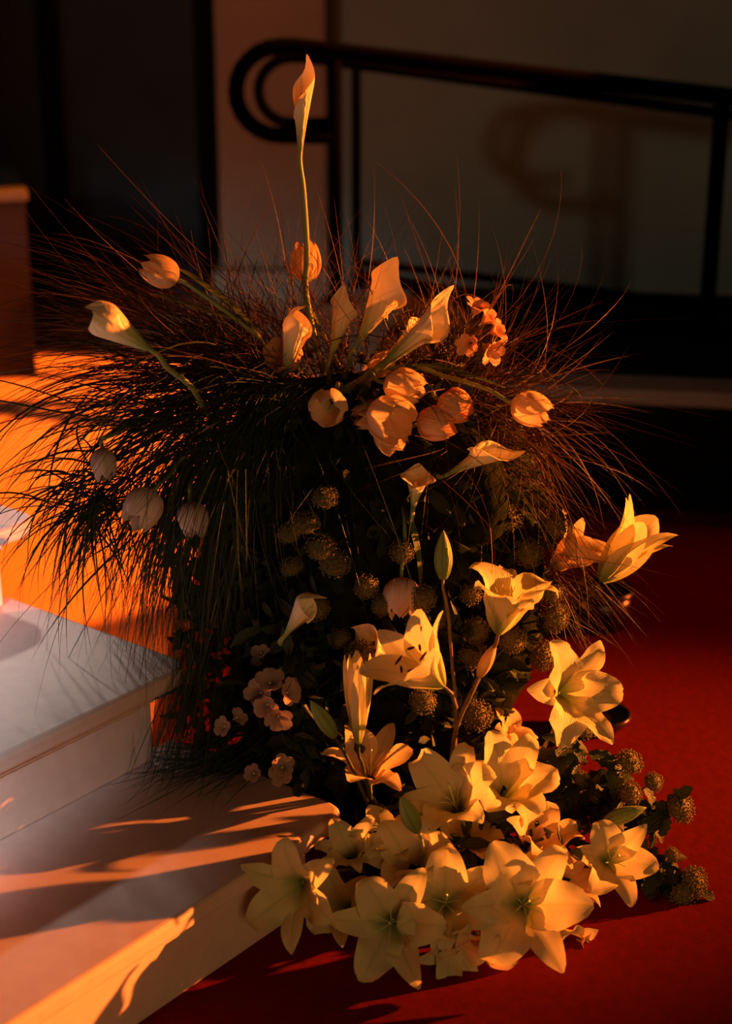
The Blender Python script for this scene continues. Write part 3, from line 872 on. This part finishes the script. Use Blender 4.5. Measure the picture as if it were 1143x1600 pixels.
sprig('alstroemeria', 'few red lit petals among grass under the lit row of tulips', 'alstroemeria', P(680, 780, 2.74),
      [(700, 800, 2.58, D(-0.5, 0.2, 0.7), 0.026), (742, 802, 2.58, D(0.4, 0.4, 0.7), 0.028), (735, 845, 2.58, D(0.1, -0.3, 0.9), 0.022)], 'peach_petal', n=6, wide=0.27, a0=30, a1=80)
sprig('alstroemeria', 'small red lit blossom by the floor right of the big golden lily', 'alstroemeria', P(870, 1420, 2.40),
      [(905, 1470, 2.25, D(0.75, -0.1, 0.5), 0.026)], 'peach_petal', n=5, wide=0.24, a0=30, a1=70)


# ================================================================== SEED HEADS (round clusters of tiny florets)
def head_mesh(seed, squash):
    r_ = np.random.default_rng(seed)
    ico = [(0, 0, 1), (1, 0, 0), (0, 1, 0), (-1, 0, 0), (0, -1, 0), (0, 0, -1)]
    fcs = [(0, 1, 2), (0, 2, 3), (0, 3, 4), (0, 4, 1), (5, 2, 1), (5, 3, 2), (5, 4, 3), (5, 1, 4)]
    V, Fc = [], []
    N = 230
    for k in range(N):
        zz = 1 - 1.55 * (k + 0.5) / N
        a = k * 2.399963
        rr = math.sqrt(max(0, 1 - zz * zz))
        j = r_.normal(0, 0.045, 3)
        p = np.array([rr * math.cos(a), rr * math.sin(a), zz * squash]) * r_.uniform(0.86, 1.06) + j
        s = r_.uniform(0.055, 0.095)
        rot = r_.uniform(0, 1.5)
        c, sn = math.cos(rot), math.sin(rot)
        o = len(V)
        for v in ico:
            q = (v[0] * c - v[1] * sn, v[0] * sn + v[1] * c, v[2] * 1.1)
            V.append(tuple(p + np.array(q) * s))
        Fc += [tuple(i + o for i in f) for f in fcs]
    # the receptacle the florets sit on
    o = len(V)
    nu, nv = 7, 12
    for i in range(nu):
        t = math.pi * i / (nu - 1)
        for q in range(nv):
            a = 2 * math.pi * q / nv
            V.append((0.84 * math.sin(t) * math.cos(a), 0.84 * math.sin(t) * math.sin(a), 0.80 * squash * math.cos(t) - 0.05))
    Fc += [(o + i * nv + q, o + i * nv + (q + 1) % nv, o + (i + 1) * nv + (q + 1) % nv, o + (i + 1) * nv + q) for i in range(nu - 1) for q in range(nv)]
    me = bpy.data.meshes.new('seed_head')
    me.from_pydata(V, [], Fc)
    me.polygons.foreach_set('use_smooth', [True] * len(me.polygons))
    me.materials.append(MAT['seed_floret'])
    return me


HEADS = [head_mesh(i, q) for i, q in enumerate((0.85, 0.7, 0.95))]


def lobed_leaf(root, base, dr, L, face, mat='leaf_dark'):
    """small toothed leaf"""
    Z = Vector(dr).normalized()
    f = Vector(face); f = (f - Z * f.dot(Z)).normalized()
    sd = Z.cross(f)
    nu, nv = 9, 5
    vs, uv = [], []
    for i in range(nu):
        t = i / (nu - 1)
        w = L * 0.42 * (t + 0.02) ** 0.6 * (1.02 - t) ** 0.6 * (1 + (0.28 if i % 2 else -0.16)) * 1.3
        for j in range(nv):
            v = -1 + 2 * j / (nv - 1)
            vs.append(tuple(Vector(base) + Z * (L * t) + sd * (v * w) + f * (0.25 * w * v * v - 0.35 * L * t * t))); uv.append(((v + 1) / 2, t))
    return mesh_obj('leaf', vs, grid_faces(nu, nv), mat, root, uv)


def seed_sprig(label, end, heads, nleaf=5, leaf_px=None, leafL=0.030):
    """heads: (x, y, Y, radius in metres, direction). One branching stem, each head and leaf a part"""
    e = Vector(end)
    root = thing('seed_head_sprig', label, 'seed heads', e)
    segs = []
    for k, (x, y, Y, r, dr) in enumerate(heads):
        c = P(x, y, Y)
        h = bpy.data.objects.new('seed_head', HEADS[k % 3])
        C.objects.link(h)
        h.parent = root
        h.location = c - e
        h.scale = (r, r, r)
        h.rotation_euler = Vector(dr).to_track_quat('Z', 'Y').to_euler()
        b = c - Vector(dr) * r * 0.5
        mid = (b + e) / 2 + Vector((rng.uniform(-.02, .02), 0.01, -0.012))
        pts = bez(b, b - Vector(dr) * 0.04, mid, e, 9)
        segs.append(tube_data(pts, taper(10, 0.0012, 0.0021), 6))
        for q in range(nleaf):
            t = rng.uniform(0.12, 0.75)
            p = pts[int(t * 9)]
            lobed_leaf(root, p, Vector(rng.normal(0, 1, 3)) + Vector((0, -0.3, 0)), leafL * rng.uniform(0.8, 1.6), D(rng.uniform(-.6, .6), 0.8, 0.7))
    mesh_obj('stem', *merge(segs), 'stem_dark', root)
    return root


seed_sprig('dim sprig of four flat seed heads stacked in the dark centre, below the tulip row', P(520, 900, 2.72),
           [(508, 778, 2.46, 0.021, D(0, 0.8, 0.5)), (476, 818, 2.455, 0.024, D(-.1, .8, .5)), (501, 856, 2.45, 0.024, D(0, .8, .5)), (523, 881, 2.46, 0.025, D(.1, .7, .6))], 1)
seed_sprig('very dim seed heads at the left of the stacked four', P(500, 910, 2.74), [(452, 833, 2.48, 0.019, D(-.2, .7, .6)), (455, 885, 2.49, 0.018, D(-.3, .6, .7))], 1)
seed_sprig('dim sprig of round seed heads around the pink hanging tulip', P(610, 960, 2.72),
           [(572, 917, 2.45, 0.020, D(-.2, .4, .9)), (628, 862, 2.47, 0.020, D(0, .4, .9)), (660, 935, 2.45, 0.022, D(.3, .3, .9)), (597, 945, 2.455, 0.018, D(-.1, .2, .9))], 1)
seed_sprig('dim sprig of seed heads under the dim brownish calla', P(590, 1080, 2.70),
           [(560, 1025, 2.45, 0.026, D(-.1, .5, .8)), (530, 998, 2.48, 0.018, D(-.3, .4, .8)), (660, 1095, 2.47, 0.022, D(0, .3, .9)), (495, 950, 2.47, 0.021, D(0, -.2, .9))], 1)
seed_sprig('brown seed heads packed behind the lily with the rolled back petal', P(740, 1000, 2.72),
           [(735, 928, 2.53, 0.019, D(-.1, .3, .9)), (742, 985, 2.53, 0.023, D(0, .2, .9)), (690, 970, 2.54, 0.021, D(-.3, .3, .9)), (738, 1022, 2.53, 0.025, D(.1, 0, 1)), (800, 1000, 2.54, 0.024, D(.3, 0, .9))], 2)
seed_sprig('seed heads catching red light at the upper right, left of the orange lit lily', P(770, 880, 2.72),
           [(793, 811, 2.58, 0.022, D(.2, .6, .7)), (826, 864, 2.57, 0.025, D(.2, .2, .9)), (868, 822, 2.60, 0.021, D(.4, .5, .7)), (862, 925, 2.58, 0.021, D(.6, .2, .7))], 5)
seed_sprig('pair of red rimmed seed heads between the rolled back lily and the drooping one', P(800, 1000, 2.72),
           [(868, 965, 2.56, 0.024, D(.6, 0, .8)), (848, 1025, 2.58, 0.026, D(.6, -.1, .8))], 3)
seed_sprig('greenish seed head where two long lily stems cross', P(730, 1180, 2.66), [(745, 1118, 2.50, 0.026, D(.1, .5, .8))], 4)
seed_sprig('upper sprig of seed heads leaning right over the red carpet', P(850, 1260, 2.60),
           [(910, 1138, 2.48, 0.021, D(.4, .8, .4)), (984, 1190, 2.46, 0.023, D(.5, .7, .5)), (1020, 1222, 2.47, 0.017, D(.6, .6, .5)), (984, 1240, 2.43, 0.021, D(.4, .6, .7))], 18, leafL=0.042)
seed_sprig('seed head on the far right tip of the sprigs, larger than its neighbours', P(880, 1290, 2.56), [(1062, 1262, 2.44, 0.026, D(.8, .4, .5))], 24, leafL=0.042)
seed_sprig('lowest right seed heads hanging by the far right lily', P(900, 1340, 2.52),
           [(1083, 1378, 2.38, 0.026, D(.8, .2, .6)), (1068, 1398, 2.365, 0.024, D(.3, -.4, .8)), (950, 1420, 2.38, 0.020, D(.4, -.5, .7)), (1050, 1335, 2.40, 0.013, D(.3, .8, .4))], 15, leafL=0.042)
seed_sprig('dark leafy sprig with small heads right of the bright wide open lily', P(830, 1290, 2.62),
           [(858, 1190, 2.54, 0.014, D(.2, .8, .4)), (870, 1255, 2.52, 0.018, D(.4, .4, .7)), (905, 1215, 2.50, 0.014, D(.4, .6, .5)), (930, 1245, 2.48, 0.012, D(.5, .5, .5))], 16, leafL=0.042)


# ================================================================== FOLIAGE AND GRASS
def leaf_mass():
    """short dark leaves all over the mound, past counting"""
    V, Fc, UV = [], [], []
    for k in range(2800):
        a = rng.uniform(0, 2 * math.pi)
        z = rng.uniform(0.02, 0.82)
        kk = z / 0.8
        r = 0.155 + 0.075 * math.sin(min(1, kk * 1.15) * math.pi * 0.62)
        if kk > 0.85: r *= 0.7
        base = Vector((0.03 * math.sin(kk * 3) + r * 1.08 * math.cos(a), 2.72 + r * 0.9 * math.sin(a), z))
        if k >= 1500:
            base = Vector((rng.uniform(-0.20, 0.12), rng.uniform(2.50, 2.60), rng.uniform(0.18, 0.46)))
        if k >= 2250:
            base = Vector((rng.uniform(-0.34, -0.18), rng.uniform(2.64, 2.84), rng.uniform(0.03, 0.50))) if k < 2650 else Vector((rng.uniform(-0.13, -0.01), rng.uniform(2.43, 2.52), rng.uniform(0.19, 0.42)))
        elif k >= 1900:
            base = Vector((rng.uniform(-0.02, 0.34), rng.uniform(2.30, 2.52), rng.uniform(0.03, 0.17)))
        out = Vector((math.cos(a), math.sin(a), rng.uniform(-0.9, 0.5))) + Vector(rng.normal(0, 0.5, 3))
        Zd = out.normalized()
        f = Vector(rng.normal(0, 1, 3)); f = (f - Zd * f.dot(Zd)).normalized()
        sd = Zd.cross(f)
        L = rng.uniform(0.03, 0.06)
        o = len(V)
        for i, (t, w) in enumerate(((0, 0.05), (0.35, 0.22), (0.7, 0.2), (1, 0.01))):
            for v in (-1, 0, 1):
                V.append(tuple(base + Zd * L * t + sd * v * w * L + f * (0.1 * L * abs(v) - 0.3 * L * t * t))); UV.append(((v + 1) / 2, t))
        Fc += [tuple(o + q for q in fc) for fc in grid_faces(4, 3)]
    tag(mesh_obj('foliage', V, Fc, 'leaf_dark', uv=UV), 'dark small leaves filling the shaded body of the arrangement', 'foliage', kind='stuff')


leaf_mass()


def blades(name, label, n, start, spread, dirs, length, droop, width, mat, K=12, wob=0.05, zmin=0.004):
    """a tuft of arching blades as one mesh. start: centre; spread: sigma; dirs(k) gives a direction"""
    st = np.array(start)[None, :] + rng.normal(0, 1, (n, 3)) * np.array(spread)
    dr = np.array([np.array(dirs()) for _ in range(n)])
    dr /= np.linalg.norm(dr, axis=1, keepdims=True)
    Ls = rng.uniform(length[0], length[1], n)
    dp = rng.uniform(droop[0], droop[1], n)
    pts = np.zeros((n, K, 3)); pts[:, 0] = st
    d = dr.copy()
    ds = Ls / (K - 1)
    wv = rng.normal(0, wob, (n, 3))
    tang = np.zeros((n, K, 3)); tang[:, 0] = d
    for k in range(1, K):
        d = d + np.array([0, 0, -1.0]) * (dp * ds)[:, None] * (0.5 + k / K) + wv * 0.3
        d /= np.linalg.norm(d, axis=1, keepdims=True)
        nxt = pts[:, k - 1] + d * ds[:, None]
        low = nxt[:, 2] < zmin
        nxt[low, 2] = zmin + 0.002
        pts[:, k] = nxt; tang[:, k] = d
    h = rng.normal(0, 1, (n, 1, 3))
    sx = np.cross(tang, np.broadcast_to(h, tang.shape)); sx /= np.linalg.norm(sx, axis=2, keepdims=True) + 1e-9
    sy = np.cross(tang, sx)
    w0 = rng.uniform(width[0], width[1], n)[:, None]
    t = np.linspace(0, 1, K)[None, :]
    w = w0 * (0.55 + 0.45 * np.sin(np.pi * np.clip(t + 0.15, 0, 1))) * (1 - t ** 3 * 0.95)
    ring = []
    for a, fl in ((0.0, 1.0), (math.pi * 0.62, 0.75), (math.pi * 1.38, 0.75)):
        ring.append(pts + sx * (np.cos(a) * w * fl)[..., None] + sy * (np.sin(a) * w * 0.55)[..., None])
    V = np.stack(ring, 2).reshape(-1, 3)          # n, K, 3
    idx = np.arange(n * K * 3).reshape(n, K, 3)
    f = []
    for j in range(3):
        j2 = (j + 1) % 3
        q = np.stack([idx[:, :-1, j], idx[:, :-1, j2], idx[:, 1:, j2], idx[:, 1:, j]], -1).reshape(-1, 4)
        f.append(q)
    Fc = np.concatenate(f)
    o = mesh_obj(name, V, Fc, mat)
    return tag(o, label, 'grass', kind='stuff')


def cone(ax, sp, clumps=14, tight=0.09):
    """directions around an axis, gathered in clumps"""
    ax = np.array(ax) / np.linalg.norm(ax)
    cl = [ax + rng.normal(0, 1, 3) * np.array(sp) for _ in range(clumps)]
    return lambda: cl[rng.integers(clumps)] + rng.normal(0, tight, 3)


CL = P(440, 590, 2.78)       # left crown of grass
CR = P(660, 610, 2.76)       # right crown
V3 = Vector
blades('grass_tuft', 'fine dark grass fanning out to the upper left against the dark doors', 330, CL + V3((-0.02, 0, 0)), (0.05, 0.05, 0.03),
       cone((-0.85, -0.05, 0.42), (0.25, 0.35, 0.22), 40, 0.12), (0.22, 0.66), (0.3, 2.4), (0.0008, 0.0017), 'grass_fine', wob=0.10)
blades('grass_tuft', 'thick mane of dark grass arching left across the orange lit floor', 230, CL + V3((-0.03, -0.06, 0)), (0.06, 0.05, 0.03),
       cone((-0.92, -0.15, 0.05), (0.15, 0.35, 0.30), 40, 0.16), (0.24, 0.58), (1.5, 4.6), (0.0009, 0.0019), 'grass_fine', wob=0.16)
blades('grass_tuft', 'broad green grass blades drooping at the left in front of the stairs', 90, P(290, 640, 2.66), (0.06, 0.05, 0.03),
       cone((-0.95, -0.22, 0.10), (0.16, 0.25, 0.40), 24, 0.18), (0.18, 0.38), (3.0, 8.0), (0.0018, 0.0030), 'grass_wide', wob=0.16)
blades('grass_tuft', 'second bunch of broad green blades hanging lower, above the middle tread', 130, P(170, 770, 2.62), (0.04, 0.03, 0.03),
       cone((-0.3, -0.3, 0.10), (0.6, 0.3, 0.45), 26, 0.25), (0.12, 0.29), (5.0, 12.0), (0.0018, 0.0030), 'grass_wide', wob=0.16)
blades('grass_tuft', 'curtain of dark grass hanging straight down beside the stairs', 210, P(420, 610, 2.64), (0.05, 0.03, 0.03),
       cone((-0.25, -0.45, -0.1), (0.30, 0.2, 0.35), 34, 0.14), (0.22, 0.58), (3.0, 8.0), (0.0006, 0.0014), 'grass_wide', wob=0.18)
blades('grass_tuft', 'dense dark grass hanging behind the end of the middle tread', 420, P(345, 700, 2.70), (0.045, 0.04, 0.03),
       cone((-0.30, -0.10, -0.35), (0.30, 0.22, 0.35), 34, 0.14), (0.22, 0.55), (3.0, 8.0), (0.0010, 0.0020), 'grass_wide', wob=0.18)
blades('grass_tuft', 'stiff upright grass tips around the tallest calla stem', 260, P(470, 570, 2.80), (0.09, 0.05, 0.03),
       cone((-0.05, 0.0, 0.95), (0.50, 0.35, 0.15), 40, 0.12), (0.12, 0.34), (0.2, 1.6), (0.0006, 0.0015), 'grass_fine', wob=0.16)
blades('grass_tuft', 'grass in a red lit tint curling out to the upper right against the platform', 230, CR, (0.05, 0.06, 0.03),
       cone((0.85, 0.05, 0.30), (0.22, 0.35, 0.28), 26, 0.12), (0.20, 0.46), (1.0, 6.0), (0.0008, 0.0018), 'grass_fine', wob=0.75)
blades('grass_tuft', 'dense dark grass sweeping right under the row of tulips', 520, CR + V3((0.0, -0.03, -0.04)), (0.06, 0.05, 0.03),
       cone((0.90, -0.25, 0.05), (0.22, 0.28, 0.2), 30, 0.12), (0.22, 0.46), (1.6, 5.0), (0.0006, 0.0013), 'grass_fine', wob=0.5)
blades('grass_tuft', 'dark grass falling over the shaded front of the mound', 130, P(540, 680, 2.64), (0.09, 0.03, 0.03),
       cone((0.05, -0.7, -0.1), (0.5, 0.2, 0.25), 30, 0.1), (0.10, 0.30), (4.0, 10.0), (0.0005, 0.0010), 'grass_wide', wob=0.2)
blades('grass_tuft', 'trailing grass ends lying across the bottom tread', 110, P(305, 1020, 2.60), (0.025, 0.03, 0.03),
       cone((-0.22, -0.35, -0.85), (0.16, 0.14, 0.12)), (0.22, 0.36), (0.5, 4.0), (0.0008, 0.0014), 'grass_wide', zmin=0.163)
blades('grass_tuft', 'dark grass ends lying fanned across the bottom tread near its corner', 90, P(400, 1160, 2.56), (0.04, 0.02, 0.02),
       cone((-0.80, -0.40, -0.42), (0.22, 0.22, 0.10), 20, 0.08), (0.14, 0.30), (0.0, 3.0), (0.0010, 0.0018), 'grass_wide', wob=0.12, zmin=0.163)
blades('grass_tuft', 'wispy fine grass in front of the dark pot at the right', 110, P(860, 880, 2.62), (0.03, 0.03, 0.04),
       cone((0.55, -0.05, -0.55), (0.25, 0.2, 0.25)), (0.10, 0.24), (1.0, 5.0), (0.0003, 0.0008), 'grass_fine')

# ================================================================== DARK POTS BEHIND, ON THE CARPET
b = on(945, 1000)
pot = thing('pot', 'black round pot on the red carpet behind the outermost right lily', 'pot', (b.x, b.y + 0.07, 0.006))


def lathe(prof, n=36):
    vs, fs = [], []
    for r, z in prof:
        for k in range(n):
            a = 2 * math.pi * k / n
            vs.append((r * math.cos(a), r * math.sin(a), z))
    m = len(prof)
    fs = [(i * n + k, i * n + (k + 1) % n, (i + 1) * n + (k + 1) % n, (i + 1) * n + k) for i in range(m - 1) for k in range(n)]
    fs.append(tuple(range(n - 1, -1, -1)))
    return vs, fs


mesh_obj('body', *lathe([(0.052, 0), (0.058, 0.004), (0.064, 0.05), (0.066, 0.085), (0.060, 0.085), (0.055, 0.02), (0.001, 0.018)]), 'pot_black', pot, local=True)
mesh_obj('rim', *lathe([(0.062, 0.078), (0.069, 0.080), (0.071, 0.087), (0.069, 0.094), (0.064, 0.095), (0.060, 0.088)]), 'pot_black', pot, local=True)
b = on(940, 1150)
dish = thing('dish', 'low glossy black dish lying on the red carpet behind the drooping lily', 'dish', (b.x, b.y + 0.02, 0.006))
mesh_obj('bowl', *lathe([(0.030, 0), (0.036, 0.003), (0.052, 0.020), (0.056, 0.032), (0.052, 0.032), (0.045, 0.018), (0.001, 0.010)]), 'pot_black', dish, local=True)
mesh_obj('rim', *lathe([(0.053, 0.028), (0.058, 0.030), (0.059, 0.034), (0.057, 0.037), (0.053, 0.036)]), 'pot_black', dish, local=True)
